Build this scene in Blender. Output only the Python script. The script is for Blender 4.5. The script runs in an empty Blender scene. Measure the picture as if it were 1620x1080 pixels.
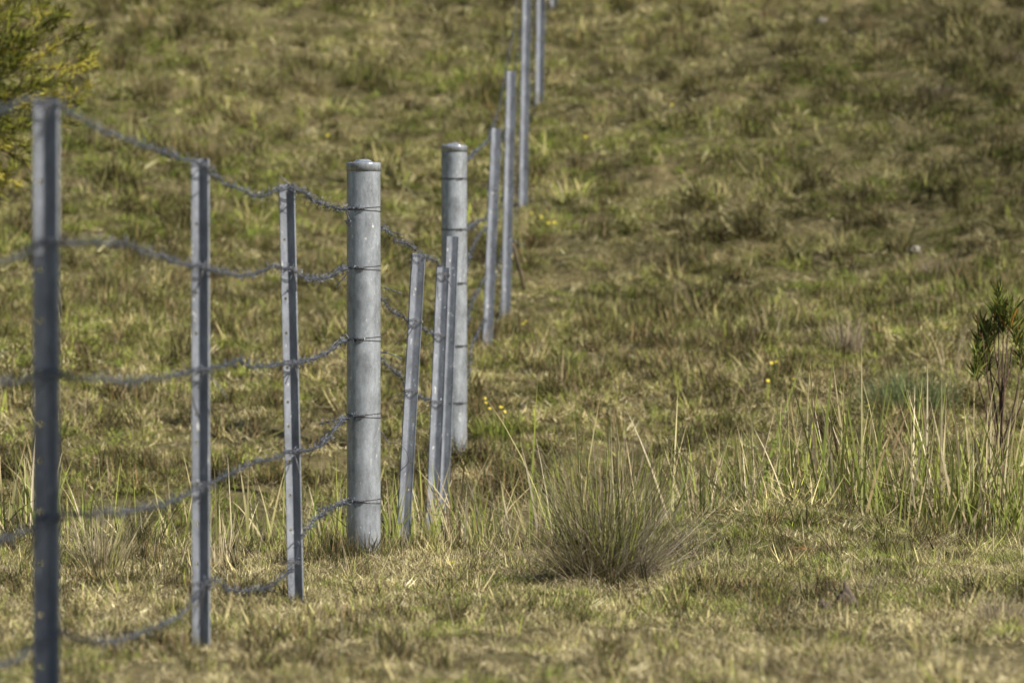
import bpy, math, random
import numpy as np
from mathutils import Vector

rng = np.random.default_rng(7)
random.seed(7)
R = math.radians
scene = bpy.context.scene
COL = scene.collection

# ------------------------------------------------------------------ camera, sky, sun, exposure
F = 9000.0          # focal length in photo pixels (200 mm lens on a 36 mm sensor, 1620 px wide)
HOR = 457.0         # row of the horizon in the photo
CAMH = 0.88
cam_d = bpy.data.cameras.new('camera')
cam = bpy.data.objects.new('camera', cam_d)
COL.objects.link(cam)
cam.location = (0, 0, CAMH)
cam.rotation_euler = (R(90) - math.atan((540 - HOR) / F), 0, 0)
cam_d.sensor_width = 36
cam_d.lens = 200
cam_d.clip_start = 0.1
cam_d.clip_end = 2000
cam_d.dof.use_dof = True
cam_d.dof.focus_distance = 19.4
cam_d.dof.aperture_fstop = 5.8
cam_d.dof.aperture_blades = 9
scene.camera = cam

SUN_EL, SUN_AZ = 38, 57        # azimuth measured from the line behind the camera towards the right
sdir = Vector((math.sin(R(SUN_AZ)) * math.cos(R(SUN_EL)), -math.cos(R(SUN_AZ)) * math.cos(R(SUN_EL)), math.sin(R(SUN_EL))))
world = bpy.data.worlds.new('World')
scene.world = world
world.use_nodes = True
wn = world.node_tree
bg = wn.nodes['Background']
sky = wn.nodes.new('ShaderNodeTexSky')
sky.sky_type = 'NISHITA'
sky.sun_disc = False
sky.sun_elevation = R(SUN_EL)
sky.sun_rotation = math.atan2(sdir.x, sdir.y)
wn.links.new(sky.outputs[0], bg.inputs[0])
bg.inputs[1].default_value = 0.05
sun_d = bpy.data.lights.new('sun', 'SUN')
sun_d.energy = 5.0
sun_d.angle = R(0.5)
sun_d.color = (1.0, 0.92, 0.79)
sun = bpy.data.objects.new('sun', sun_d)
COL.objects.link(sun)
sun.rotation_euler = sdir.to_track_quat('Z', 'Y').to_euler()
scene.view_settings.view_transform = 'Standard'
scene.view_settings.look = 'None'
scene.view_settings.exposure = 0.68
scene.view_settings.gamma = 1.0
scene.view_settings.use_curve_mapping = False
scene.cycles.max_bounces = 6
scene.cycles.use_denoising = True
scene.cycles.denoising_prefilter = 'ACCURATE'
scene.cycles.transparent_max_bounces = 4

# ------------------------------------------------------------------ helpers
def tag(o, label=None, cat=None, group=None, kind=None):
    if label: o['label'] = label
    if cat: o['category'] = cat
    if group: o['group'] = group
    if kind: o['kind'] = kind
    return o

def empty(name, loc, label, cat, group=None):
    o = bpy.data.objects.new(name, None)
    o.empty_display_size = 0.1
    COL.objects.link(o)
    o.location = loc
    return tag(o, label, cat, group)

def new_mesh(name, V, Fc, cols=None, mat=None, smooth=True):
    me = bpy.data.meshes.new(name)
    V = np.asarray(V, dtype=np.float32)
    if isinstance(Fc, np.ndarray):
        Fc = Fc.tolist()
    me.from_pydata(V.tolist(), [], Fc)
    if cols is not None:
        a = me.color_attributes.new('Col', 'FLOAT_COLOR', 'POINT')
        c = np.ones((len(V), 4), dtype=np.float32)
        c[:, :3] = cols
        a.data.foreach_set('color', c.ravel())
    if smooth:
        me.polygons.foreach_set('use_smooth', [True] * len(me.polygons))
    if mat: me.materials.append(mat)
    me.update()
    return me

def link(name, me, parent=None, loc=None):
    o = bpy.data.objects.new(name, me)
    COL.objects.link(o)
    if parent: o.parent = parent
    if loc is not None: o.location = loc
    return o

class MB:
    """collects vertices, faces and vertex colours"""
    def __init__(s): s.V = []; s.F = []; s.C = []; s.n = 0
    def add(s, V, Fc, C=None):
        V = np.asarray(V, dtype=float)
        s.V.append(V)
        s.F.extend([[i + s.n for i in f] for f in Fc])
        if C is None: C = np.ones((len(V), 3))
        s.C.append(np.broadcast_to(np.asarray(C, float), (len(V), 3)))
        s.n += len(V)
    def mesh(s, name, mat, smooth=True, origin=None):
        V = np.vstack(s.V)
        if origin is not None: V = V - np.asarray(origin, float)
        return new_mesh(name, V, s.F, np.vstack(s.C), mat, smooth)

def hash2(ix, iy, seed):
    v = np.sin(ix * 127.1 + iy * 311.7 + seed * 74.7) * 43758.5453
    return v - np.floor(v)

def vnoise(x, y, seed=0):
    x = np.asarray(x, float); y = np.asarray(y, float)
    ix, iy = np.floor(x), np.floor(y)
    fx, fy = x - ix, y - iy
    fx = fx * fx * (3 - 2 * fx); fy = fy * fy * (3 - 2 * fy)
    a = hash2(ix, iy, seed); b = hash2(ix + 1, iy, seed)
    c = hash2(ix, iy + 1, seed); d = hash2(ix + 1, iy + 1, seed)
    return (a * (1 - fx) + b * fx) * (1 - fy) + (c * (1 - fx) + d * fx) * fy

def fbm(x, y, seed=0, octs=3):
    t = 0; a = 0.5; s = 0
    for k in range(octs):
        t = t + a * vnoise(x * 2 ** k + 13 * k, y * 2 ** k - 7 * k, seed + k); s += a; a *= 0.5
    return t / s

# ------------------------------------------------------------------ terrain
UU = np.array([-60, -2.9, -2.2, -1.3, -0.5, 0.3, 1.2, 2.0, 2.7, 4.2, 6.4, 8.5, 11.4, 15.0, 18.4, 24, 40, 80, 140, 400])
ZZ = np.array([0, 0, -0.03, -0.20, -0.36, -0.38, -0.26, 0.02, 0.18, 0.38, 0.60, 0.80, 1.40, 2.13, 2.92, 4.3, 8.6, 19, 30, 34.])

def gully_d(X):
    return 22.05 - 0.25 * np.tanh(np.asarray(X, float) / 1.2)

def hz(X, Y):
    X = np.asarray(X, float); Y = np.asarray(Y, float)
    u = Y - gully_d(X)
    z = 0
    for du, w in ((-0.25, .25), (0, .5), (0.25, .25)):
        z = z + w * np.interp(u + du, UU, ZZ)
    hill = np.clip((u - 1.0) / 4, 0, 1)
    z = z + (fbm(X / 0.8, Y / 1.1, 3) - .5) * (0.05 + 0.13 * hill)
    z = z + (fbm(X / 0.22, Y / 0.28, 9) - .5) * (0.035 + 0.085 * hill)
    z = z + (fbm(X / 0.07, Y / 0.09, 12, 2) - .5) * 0.035 * np.clip((17 - Y) / 1.5, 0, 1)
    z = z + (vnoise(X / 3.1, Y / 3.7, 21) - .5) * 0.16 * hill
    z = z + np.exp(-((X + .2) / 1.4) ** 2) * np.interp(u, [-12, -8.1, -5.7, -3, -1, 1, 2.97, 5, 6.86, 8.98, 11.9, 15.5, 18.5, 25], [-.03, -.03, -.05, -.03, 0, 0, -.10, -.09, -.12, -.24, -.08, -.07, -.01, 0])
    # low grassy swell along the near bank on the right
    z = z + 0.16 * np.exp(-((X - .93) / 0.42) ** 2 - ((Y - 19.9) / .85) ** 2) + .035 * np.exp(-((X - 1.6) / 0.7) ** 2 - ((Y - 19.3) / .8) ** 2)
    return z

def P(px, py, s):
    """a photo pixel at scale s (pixels per metre) -> a point in the paddock"""
    return np.array([(px - 810) / s, F / s, CAMH + (HOR - py) / s])

_d = np.concatenate([np.arange(9, 30, 0.02), np.arange(30, 120, 0.06)])
def ground_at(px, py):
    X = (px - 810) / F * _d
    zr = CAMH + (HOR - py) / F * _d
    zg = hz(X, _d)
    k = np.argmax(zr <= zg)
    d = _d[k]
    return np.array([X[k], d, float(hz(X[k], d))]), F / d

def axis(fine0, fine1, step, far0, far1, grow=1.12):
    a = list(np.arange(fine0, fine1 + 1e-6, step))
    h = step; v = fine0
    lo = []
    while v > far0:
        h *= grow; v -= h; lo.append(v)
    h = step; v = a[-1]; hi = []
    while v < far1:
        h *= grow; v += h; hi.append(v)
    return np.array(lo[::-1] + a + hi)

xs = axis(-4.6, 4.6, 0.04, -260, 260)
ys = axis(17.2, 50, 0.07, 17.1, 420)
ys = np.concatenate([axis(11.2, 17.1, 0.035, -60, 11.3), ys[ys > 17.14]])
GX, GY = np.meshgrid(xs, ys)
GZ = hz(GX, GY)
nx, ny = len(xs), len(ys)
idx = np.arange(nx * ny).reshape(ny, nx)
FQ = np.stack([idx[:-1, :-1], idx[:-1, 1:], idx[1:, 1:], idx[1:, :-1]], -1).reshape(-1, 4)
GV = np.stack([GX, GY, GZ], -1).reshape(-1, 3)

# ------------------------------------------------------------------ materials
def nodes(name):
    m = bpy.data.materials.new(name)
    m.use_nodes = True
    nt = m.node_tree
    return m, nt, nt.nodes['Principled BSDF'], nt.links

def soil_material():
    m, nt, b, L = nodes('soil')
    geo = nt.nodes.new('ShaderNodeNewGeometry')
    def noise(scale, detail=4, rough=.6):
        n = nt.nodes.new('ShaderNodeTexNoise')
        n.inputs['Scale'].default_value = scale
        n.inputs['Detail'].default_value = detail
        n.inputs['Roughness'].default_value = rough
        L.new(geo.outputs['Position'], n.inputs['Vector'])
        return n
    def ramp(src, stops):
        r = nt.nodes.new('ShaderNodeValToRGB')
        e = r.color_ramp.elements
        while len(e) < len(stops): e.new(.5)
        for el, (p, c) in zip(e, stops):
            el.position = p; el.color = (*c, 1)
        L.new(src, r.inputs[0])
        return r
    n1 = noise(24, 8, .8)
    r1 = ramp(n1.outputs[0], [(.34, (.035, .028, .015)), (.47, (.11, .09, .045)), (.60, (.24, .20, .11)), (.75, (.36, .31, .18))])  # darkest stops put the shade between tufts into the soil colour
    n2 = noise(2.3, 3)
    r2 = ramp(n2.outputs[0], [(.38, (.075, .085, .028)), (.62, (.20, .17, .085))])
    mix = nt.nodes.new('ShaderNodeMixRGB'); mix.inputs[0].default_value = .42
    L.new(r1.outputs[0], mix.inputs[1]); L.new(r2.outputs[0], mix.inputs[2])
    L.new(mix.outputs[0], b.inputs['Base Color'])
    b.inputs['Roughness'].default_value = .95
    b.inputs['Specular IOR Level'].default_value = .15
    n3 = noise(55, 5, .75)
    bp = nt.nodes.new('ShaderNodeBump')
    bp.inputs['Strength'].default_value = .9
    bp.inputs['Distance'].default_value = .02
    L.new(n3.outputs[0], bp.inputs['Height'])
    L.new(bp.outputs[0], b.inputs['Normal'])
    return m

def leaf_material(name, instanced=False, trans=.20, rough=.62):
    m, nt, b, L = nodes(name)
    out = nt.nodes['Material Output']
    a = nt.nodes.new('ShaderNodeAttribute'); a.attribute_name = 'Col'
    col = a.outputs['Color']
    if instanced:
        t = nt.nodes.new('ShaderNodeAttribute'); t.attribute_type = 'INSTANCER'; t.attribute_name = 'tint'
        mul = nt.nodes.new('ShaderNodeMixRGB'); mul.blend_type = 'MULTIPLY'; mul.inputs[0].default_value = 1
        L.new(col, mul.inputs[1]); L.new(t.outputs['Color'], mul.inputs[2])
        col = mul.outputs[0]
    L.new(col, b.inputs['Base Color'])
    b.inputs['Roughness'].default_value = rough
    b.inputs['Specular IOR Level'].default_value = .12
    tr = nt.nodes.new('ShaderNodeBsdfTranslucent')
    L.new(col, tr.inputs[0])
    mx = nt.nodes.new('ShaderNodeMixShader'); mx.inputs[0].default_value = trans
    L.new(b.outputs[0], mx.inputs[1]); L.new(tr.outputs[0], mx.inputs[2])
    L.new(mx.outputs[0], out.inputs['Surface'])
    return m

def zinc_material(name, base, metal=.75, rough=.42, streak=1.0):
    m, nt, b, L = nodes(name)
    tc = nt.nodes.new('ShaderNodeTexCoord')
    oi = nt.nodes.new('ShaderNodeObjectInfo')
    off = nt.nodes.new('ShaderNodeVectorMath'); off.operation = 'ADD'
    cmb = nt.nodes.new('ShaderNodeCombineXYZ')
    mulr = nt.nodes.new('ShaderNodeMath'); mulr.operation = 'MULTIPLY'; mulr.inputs[1].default_value = 30
    L.new(oi.outputs['Random'], mulr.inputs[0]); L.new(mulr.outputs[0], cmb.inputs[2])
    L.new(tc.outputs['Object'], off.inputs[0]); L.new(cmb.outputs[0], off.inputs[1])
    def noise(scale, sz, detail=4, rough=.6):
        mp = nt.nodes.new('ShaderNodeMapping'); mp.inputs['Scale'].default_value = (1, 1, sz)
        L.new(off.outputs[0], mp.inputs[0])
        n = nt.nodes.new('ShaderNodeTexNoise')
        n.inputs['Scale'].default_value = scale; n.inputs['Detail'].default_value = detail; n.inputs['Roughness'].default_value = rough
        L.new(mp.outputs[0], n.inputs['Vector'])
        return n
    def maprange(src, a0, a1, b0, b1):
        r = nt.nodes.new('ShaderNodeMapRange')
        r.inputs[1].default_value = a0; r.inputs[2].default_value = a1
        r.inputs[3].default_value = b0; r.inputs[4].default_value = b1
        L.new(src, r.inputs[0]); return r.outputs[0]
    def math_(op, a, c):
        n = nt.nodes.new('ShaderNodeMath'); n.operation = op
        L.new(a, n.inputs[0])
        if isinstance(c, float): n.inputs[1].default_value = c
        else: L.new(c, n.inputs[1])
        return n.outputs[0]
    streaks = maprange(noise(95, .05, 3).outputs[0], .3, .7, 1 - .16 * streak, 1 + .14 * streak)
    mottle = maprange(noise(20, .5, 6, .75).outputs[0], .3, .7, .52, 1.36)
    fine = maprange(noise(240, .6, 3, .6).outputs[0], .3, .7, .90, 1.10)
    flecks = maprange(noise(70, .45, 3, .55).outputs[0], .66, .74, 0, .8)
    v = math_('MULTIPLY', math_('MULTIPLY', streaks, mottle), fine)
    mul = nt.nodes.new('ShaderNodeVectorMath'); mul.operation = 'SCALE'
    mul.inputs[0].default_value = base
    L.new(v, mul.inputs['Scale'])
    mx = nt.nodes.new('ShaderNodeMixRGB')
    L.new(flecks, mx.inputs[0]); L.new(mul.outputs[0], mx.inputs[1]); mx.inputs[2].default_value = (.80, .81, .82, 1)
    L.new(mx.outputs[0], b.inputs['Base Color'])
    b.inputs['Metallic'].default_value = metal
    L.new(maprange(noise(40, .3, 4).outputs[0], .3, .7, rough - .08, rough + .12), b.inputs['Roughness'])
    bp = nt.nodes.new('ShaderNodeBump'); bp.inputs['Strength'].default_value = .25; bp.inputs['Distance'].default_value = .001
    L.new(noise(150, .35, 4).outputs[0], bp.inputs['Height'])
    L.new(bp.outputs[0], b.inputs['Normal'])
    return m

def plain_material(name, colour, rough=.8, bump=40, var=.35):
    m, nt, b, L = nodes(name)
    geo = nt.nodes.new('ShaderNodeTexCoord')
    n = nt.nodes.new('ShaderNodeTexNoise'); n.inputs['Scale'].default_value = bump; n.inputs['Detail'].default_value = 6
    L.new(geo.outputs['Object'], n.inputs['Vector'])
    r = nt.nodes.new('ShaderNodeMapRange')
    r.inputs[1].default_value = .3; r.inputs[2].default_value = .7
    r.inputs[3].default_value = 1 - var; r.inputs[4].default_value = 1 + var
    L.new(n.outputs[0], r.inputs[0])
    s = nt.nodes.new('ShaderNodeVectorMath'); s.operation = 'SCALE'; s.inputs[0].default_value = colour
    L.new(r.outputs[0], s.inputs['Scale']); L.new(s.outputs[0], b.inputs['Base Color'])
    b.inputs['Roughness'].default_value = rough
    bp = nt.nodes.new('ShaderNodeBump'); bp.inputs['Strength'].default_value = .6; bp.inputs['Distance'].default_value = .006
    L.new(n.outputs[0], bp.inputs['Height']); L.new(bp.outputs[0], b.inputs['Normal'])
    return m

M_SOIL = soil_material()
M_TUFT = leaf_material('short_grass', True, .06, .8)
M_LEAF = leaf_material('plant_leaf', False, .28, .6)
M_WATTLE = leaf_material('wattle_leaf', False, .22, .5)
M_PIPE = zinc_material('galvanised_pipe', (.31, .34, .385), .38, .24, .45)
M_PICKET = zinc_material('galvanised_picket', (.215, .235, .28), .2, .36, .6)
M_WIRE = zinc_material('galvanised_wire', (.13, .145, .18), .6, .34, .3)
M_TIE = zinc_material('tie_wire', (.12, .12, .135), .6, .5, .3)
M_BARK = plain_material('dark_bark', (.075, .042, .032), .8, 60, .4)
M_CLOD = plain_material('dry_clay', (.10, .08, .06), .95, 70, .5)
M_STONE = plain_material('pale_stone', (.19, .175, .15), .9, 30, .25)
M_RUST = plain_material('rusty_bark', (.20, .085, .03), .9, 80, .5)
M_STICK = plain_material('weathered_stick', (.075, .058, .032), .9, 50, .4)
M_PETAL = plain_material('yellow_petal', (.55, .44, .04), .6, 30, .1)

ground = link('ground', new_mesh('ground', GV, FQ, None, M_SOIL))
tag(ground, kind='structure')

# ------------------------------------------------------------------ blades
def blades(base, az, h, w, th0, th1, cols, nseg=3, tipcol=None, wpow=.7, droop=None, twist=None):
    """leaf blades: arrays of n; returns verts, faces, colours"""
    base = np.asarray(base, float); n = len(base)
    az = np.broadcast_to(az, n); h = np.broadcast_to(h, n); w = np.broadcast_to(w, n)
    th0 = np.broadcast_to(th0, n); th1 = np.broadcast_to(th1, n)
    ax = np.stack([np.cos(az), np.sin(az), 0 * az], -1)
    tw = az + math.pi / 2 + (0 if twist is None else twist)
    sd = np.stack([np.cos(tw), np.sin(tw), 0 * az], -1)
    p = base.copy()
    rows = []
    for k in range(nseg + 1):
        t = k / nseg
        if k < nseg:
            ww = (w * (1 - t) ** wpow)[:, None] * .5
            rows.append(p - sd * ww); rows.append(p + sd * ww)
        else:
            rows.append(p)
        th = th0 + (th1 - th0) * (t + .5 / nseg)
        p = p + (h / nseg)[:, None] * (ax * np.sin(th)[:, None] + np.array([0, 0, 1]) * np.cos(th)[:, None])
    m = 2 * nseg + 1
    V = np.stack(rows, 1).reshape(-1, 3)
    o = (np.arange(n) * m)
    Fc = []
    for k in range(nseg - 1):
        q = np.stack([o + 2 * k, o + 2 * k + 1, o + 2 * k + 3, o + 2 * k + 2], -1)
        Fc.extend(q.tolist())
    k = nseg - 1
    Fc.extend(np.stack([o + 2 * k, o + 2 * k + 1, o + 2 * k + 2], -1).tolist())
    cols = np.broadcast_to(np.asarray(cols, float), (n, 3))
    if tipcol is None: tipcol = cols
    tipcol = np.broadcast_to(np.asarray(tipcol, float), (n, 3))
    ts = np.array([min(1, (i // 2) / nseg) for i in range(m)])
    C = cols[:, None, :] * (1 - ts)[None, :, None] + tipcol[:, None, :] * ts[None, :, None]
    return V, Fc, C.reshape(-1, 3)

def pick(pal, n, wts=None, jit=.15, r=rng):
    pal = np.asarray(pal, float)
    if wts is not None: wts = np.asarray(wts, float) / sum(wts)
    c = pal[r.choice(len(pal), n, p=wts)]
    return c * (1 + jit * r.standard_normal((n, 1))).clip(.5, 1.6)

STRAW = (.47, .40, .24); PALE = (.62, .55, .40); TAN = (.34, .28, .165); BROWN = (.17, .12, .065)
GREY = (.33, .29, .23); GREEN = (.14, .20, .04); YGREEN = (.28, .31, .07); DGREEN = (.06, .09, .025); OLIVE = (.17, .17, .06)

# tuft sources: kinds dry / mixed / green / coarse; they live in a collection used only by the grass nodes
TUFTS = bpy.data.collections.new('tuft_sources')
KINDS = {}
def tuft(kind, i, n, rad, hmin, hmax, wmin, wmax, pal, wts, lo, hi, nseg=2, lift=.016):
    r = rng
    rr = rad * np.sqrt(r.random(n)); a = r.random(n) * 2 * math.pi
    base = np.stack([rr * np.cos(a), rr * np.sin(a), -.004 + lift * r.random(n)], -1)
    az = r.random(n) * 6.283
    th0 = r.uniform(lo, hi, n); th1 = (th0 + r.normal(.25, .45, n)).clip(-.3, 1.75)
    c = pick(pal, n, wts, .22)
    V, Fc, C = blades(base, az, r.uniform(hmin, hmax, n), r.uniform(wmin, wmax, n), th0, th1, c, nseg, c * r.uniform(.9, 1.3, (n, 1)), wpow=.45, twist=r.normal(0, .9, n))
    me = new_mesh('tuft', V, Fc, C, M_TUFT)
    o = bpy.data.objects.new('%02d_tuft' % sum(len(v) for v in KINDS.values()), me)
    TUFTS.objects.link(o)
    KINDS.setdefault(kind, []).append(sum(len(v) for v in KINDS.values()))
for i in range(7):
    tuft('dry', i, 84, .065, .018, .052, .0012, .0030, [STRAW, PALE, TAN, BROWN, YGREEN, (.045, .035, .02)], [5, 3.6, 4.2, 2.4, .9, 2.2], .7, 1.55)  # near-black blades put shadow depth into the mat's colour
for i in range(5):
    tuft('mixed', i, 84, .065, .018, .052, .0012, .0030, [STRAW, TAN, GREEN, YGREEN, OLIVE, BROWN], [3, 3, 3, 3.4, 2, 2], .5, 1.5)
for i in range(5):
    tuft('green', i, 78, .055, .02, .05, .0014, .0034, [GREEN, YGREEN, OLIVE, STRAW, DGREEN], [4, 5, 2, 1.5, 1], .3, 1.4)
for i in range(5):
    tuft('coarse', i, 34, .045, .05, .12, .0025, .0045, [STRAW, TAN, OLIVE, YGREEN, GREY], [3, 3, 2, 2, 1], .1, 1.2, 3)
for i in range(5):
    tuft('dark', i, 46, .05, .05, .13, .0025, .005, [BROWN, (.085, .065, .04), (.06, .07, .025), OLIVE, (.20, .16, .12)], [3, 3, 3, 2, 1], .1, 1.1, 3)
for i in range(4):
    tuft('pale', i, 50, .07, .02, .05, .002, .005, [(.50, .43, .31), PALE, (.42, .34, .25), TAN], [3, 2, 3, 2], 1.0, 1.55)
for i in range(4):
    tuft('litter', i, 26, .07, .03, .07, .003, .007, [GREY, PALE, BROWN, TAN], [2, 2, 2, 3], 1.1, 1.57)

def grass_object(name, X, Y, kind_idx, scl, tint, label, sink=0.0):
    n = len(X)
    Z = hz(X, Y) - sink
    me = bpy.data.meshes.new(name)
    me.vertices.add(n)
    me.vertices.foreach_set('co', np.stack([X, Y, Z], -1).astype(np.float32).ravel())
    a = me.attributes.new('idx', 'INT', 'POINT'); a.data.foreach_set('value', kind_idx.astype(np.int32))
    a = me.attributes.new('scl', 'FLOAT', 'POINT'); a.data.foreach_set('value', scl.astype(np.float32))
    # lean with the slope
    e = .06
    sx = (hz(X + e, Y) - hz(X - e, Y)) / (2 * e); sy = (hz(X, Y + e) - hz(X, Y - e)) / (2 * e)
    rot = np.stack([np.arctan(sy) * .8 + rng.normal(0, .12, n), -np.arctan(sx) * .8 + rng.normal(0, .12, n), rng.random(n) * 6.283], -1)
    a = me.attributes.new('rot', 'FLOAT_VECTOR', 'POINT'); a.data.foreach_set('vector', rot.astype(np.float32).ravel())
    a = me.attributes.new('tint', 'FLOAT_COLOR', 'POINT')
    t = np.ones((n, 4), np.float32); t[:, :3] = tint
    a.data.foreach_set('color', t.ravel())
    o = link(name, me)
    ng = bpy.data.node_groups.new(name + '_scatter', 'GeometryNodeTree')
    ng.interface.new_socket('Geometry', in_out='INPUT', socket_type='NodeSocketGeometry')
    ng.interface.new_socket('Geometry', in_out='OUTPUT', socket_type='NodeSocketGeometry')
    N = ng.nodes; L = ng.links
    gi = N.new('NodeGroupInput'); go = N.new('NodeGroupOutput')
    ci = N.new('GeometryNodeCollectionInfo'); ci.inputs['Collection'].default_value = TUFTS
    ci.inputs['Separate Children'].default_value = True; ci.inputs['Reset Children'].default_value = True
    ip = N.new('GeometryNodeInstanceOnPoints'); ip.inputs['Pick Instance'].default_value = True
    def attr(nm, ty):
        k = N.new('GeometryNodeInputNamedAttribute'); k.data_type = ty; k.inputs['Name'].default_value = nm
        return [s for s in k.outputs if s.enabled and s.name == 'Attribute'][0]
    L.new(gi.outputs[0], ip.inputs['Points']); L.new(ci.outputs[0], ip.inputs['Instance'])
    L.new(attr('idx', 'INT'), ip.inputs['Instance Index'])
    L.new(attr('rot', 'FLOAT_VECTOR'), ip.inputs['Rotation'])
    L.new(attr('scl', 'FLOAT'), ip.inputs['Scale'])
    L.new(ip.outputs[0], go.inputs[0])
    md = o.modifiers.new('scatter', 'NODES'); md.node_group = ng
    return tag(o, label, 'grass', kind='stuff')

def choose(kinds, W):
    """W: n x k weights -> source indices"""
    n = len(W); W = W / W.sum(1, keepdims=True)
    k = (rng.random((n, 1)) > np.cumsum(W, 1)).sum(1).clip(0, len(kinds) - 1)
    out = np.zeros(n, int)
    for j, kd in enumerate(kinds):
        m = k == j
        out[m] = rng.choice(KINDS[kd], m.sum())
    return out

def scatter(d0, d1, dens, marg=.9):
    """points over the wedge the lens sees, plus a margin each side"""
    wmax = .09 * d1 * 1.15 + marg
    n = int(dens * (d1 - d0) * 2 * wmax)
    X = rng.uniform(-wmax, wmax, n); Y = rng.uniform(d0, d1, n)
    m = np.abs(X) < .09 * Y * 1.15 + marg
    return X[m], Y[m]

def photo_xy(X, Y):
    s = F / Y
    return 810 + X * s, HOR + (CAMH - hz(X, Y)) * s

def gauss(x, y, cx, cy, rx, ry):
    return np.exp(-((x - cx) / rx) ** 2 - ((y - cy) / ry) ** 2)

KD = ['dry', 'mixed', 'green', 'coarse', 'litter', 'dark', 'pale']
# near flat and the lip of the gully
X, Y = scatter(11.6, 20.2, 1050, .6)
g = fbm(X / .55, Y / .8, 31); g2 = vnoise(X / .17, Y / .2, 33)
near_green = np.clip((g - .56) * 6, 0, 1) * .45 + np.clip((X - .05) * .9, 0, .7) * (g2 > .35) * (Y > 15.8)
bare = fbm(X / .42, Y / .6, 77)
keep = rng.random(len(X)) > np.clip((bare - .56 + .12 * (X > -.15)) * 8, 0, .97) * np.clip((16.6 - Y) / 1.6, 0, 1)
X, Y, near_green, g2 = X[keep], Y[keep], near_green[keep], g2[keep]
W = np.stack([1.7 - near_green, .16 + near_green, .03 + near_green * .8, .05 + 0 * X, .25 + 0 * X, .03 + .25 * (bare[keep] > .58), .25 + 0 * X], 1)
W = W.clip(.01, 5)
sc = rng.uniform(.42, .88, len(X)) * (.8 + .4 * g2)
ti = (.60 + .66 * fbm(X / .16, Y / .3, 5))[:, None] * np.array([.93, .95, .84]) * rng.uniform(.4, 1.5, (len(X), 1))
grass_object('pasture_grass', X, Y, choose(KD, W), sc, ti, 'short dry tan grass with green tinges on the near flat')

# the gully and both its banks
X, Y = scatter(19.6, 30.5, 330, .8)
u = Y - gully_d(X)
m = (Y > 20.2) | (u > -3)
X, Y, u = X[m], Y[m], u[m]
g = fbm(X / .8, Y / 1.0, 41); g2 = vnoise(X / .25, Y / .3, 43)
gb = np.clip((g - .48) * 6, 0, 1)
low = np.exp(-((u + .2) / 1.1) ** 2)
W = np.stack([1.0 - .6 * gb + .2 * (u < -1), .6 + .3 * gb, .15 + .8 * gb + .5 * low, .10 + .5 * low, .4 + 0 * X, .08 + 1.2 * np.clip((fbm(X / .22, Y / .3, 91) - .60) * 9, 0, 1), .3 + 0 * X], 1).clip(.01, 5)
bare = fbm(X / .28, Y / .32, 78)
keep = rng.random(len(X)) > np.clip((bare - .55) * 8, 0, .75) * (np.abs(u - 1.6) < 2.0)
sc = (rng.uniform(.7, 1.35, len(X)) * (.8 + .5 * g2))
ti = (.45 + .85 * fbm(X / .2, Y / .3, 6))[:, None] * np.array([.98, 1.0, .86]) * rng.uniform(.5, 1.5, (len(X), 1))
X, Y, W, sc, ti = X[keep], Y[keep], W[keep], sc[keep], ti[keep]
grass_object('gully_grass', X, Y, choose(KD, W), sc, ti, 'rough mixed green and straw grass on the banks of the gully')

# the hillside
X, Y = scatter(28.5, 50, 190, 1.0)
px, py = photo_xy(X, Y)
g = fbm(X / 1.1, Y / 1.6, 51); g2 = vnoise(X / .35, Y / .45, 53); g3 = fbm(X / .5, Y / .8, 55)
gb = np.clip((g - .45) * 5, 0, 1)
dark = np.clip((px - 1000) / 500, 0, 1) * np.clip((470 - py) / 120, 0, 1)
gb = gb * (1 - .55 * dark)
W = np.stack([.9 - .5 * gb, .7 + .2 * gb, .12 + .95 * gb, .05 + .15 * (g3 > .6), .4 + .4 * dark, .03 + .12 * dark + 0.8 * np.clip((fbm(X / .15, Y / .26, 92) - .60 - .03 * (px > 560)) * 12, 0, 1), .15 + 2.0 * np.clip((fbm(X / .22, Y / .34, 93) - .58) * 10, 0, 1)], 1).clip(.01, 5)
sc = rng.uniform(.9, 1.8, len(X)) * (.75 + .5 * g2)
keep = rng.random(len(X)) > np.clip((fbm(X / .33, Y / .5, 79) - .58) * 7, 0, .35)
g4 = np.clip((fbm(X / .16, Y / .3, 58) - .5) * 3.2, -1, 1)
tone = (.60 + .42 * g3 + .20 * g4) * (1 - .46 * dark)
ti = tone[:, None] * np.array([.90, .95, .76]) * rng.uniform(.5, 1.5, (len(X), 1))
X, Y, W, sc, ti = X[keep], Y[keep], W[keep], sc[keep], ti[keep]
grass_object('hillside_grass', X, Y, choose(KD, W), sc, ti, 'patchy olive and tan grass covering the hillside behind the fence')

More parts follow.
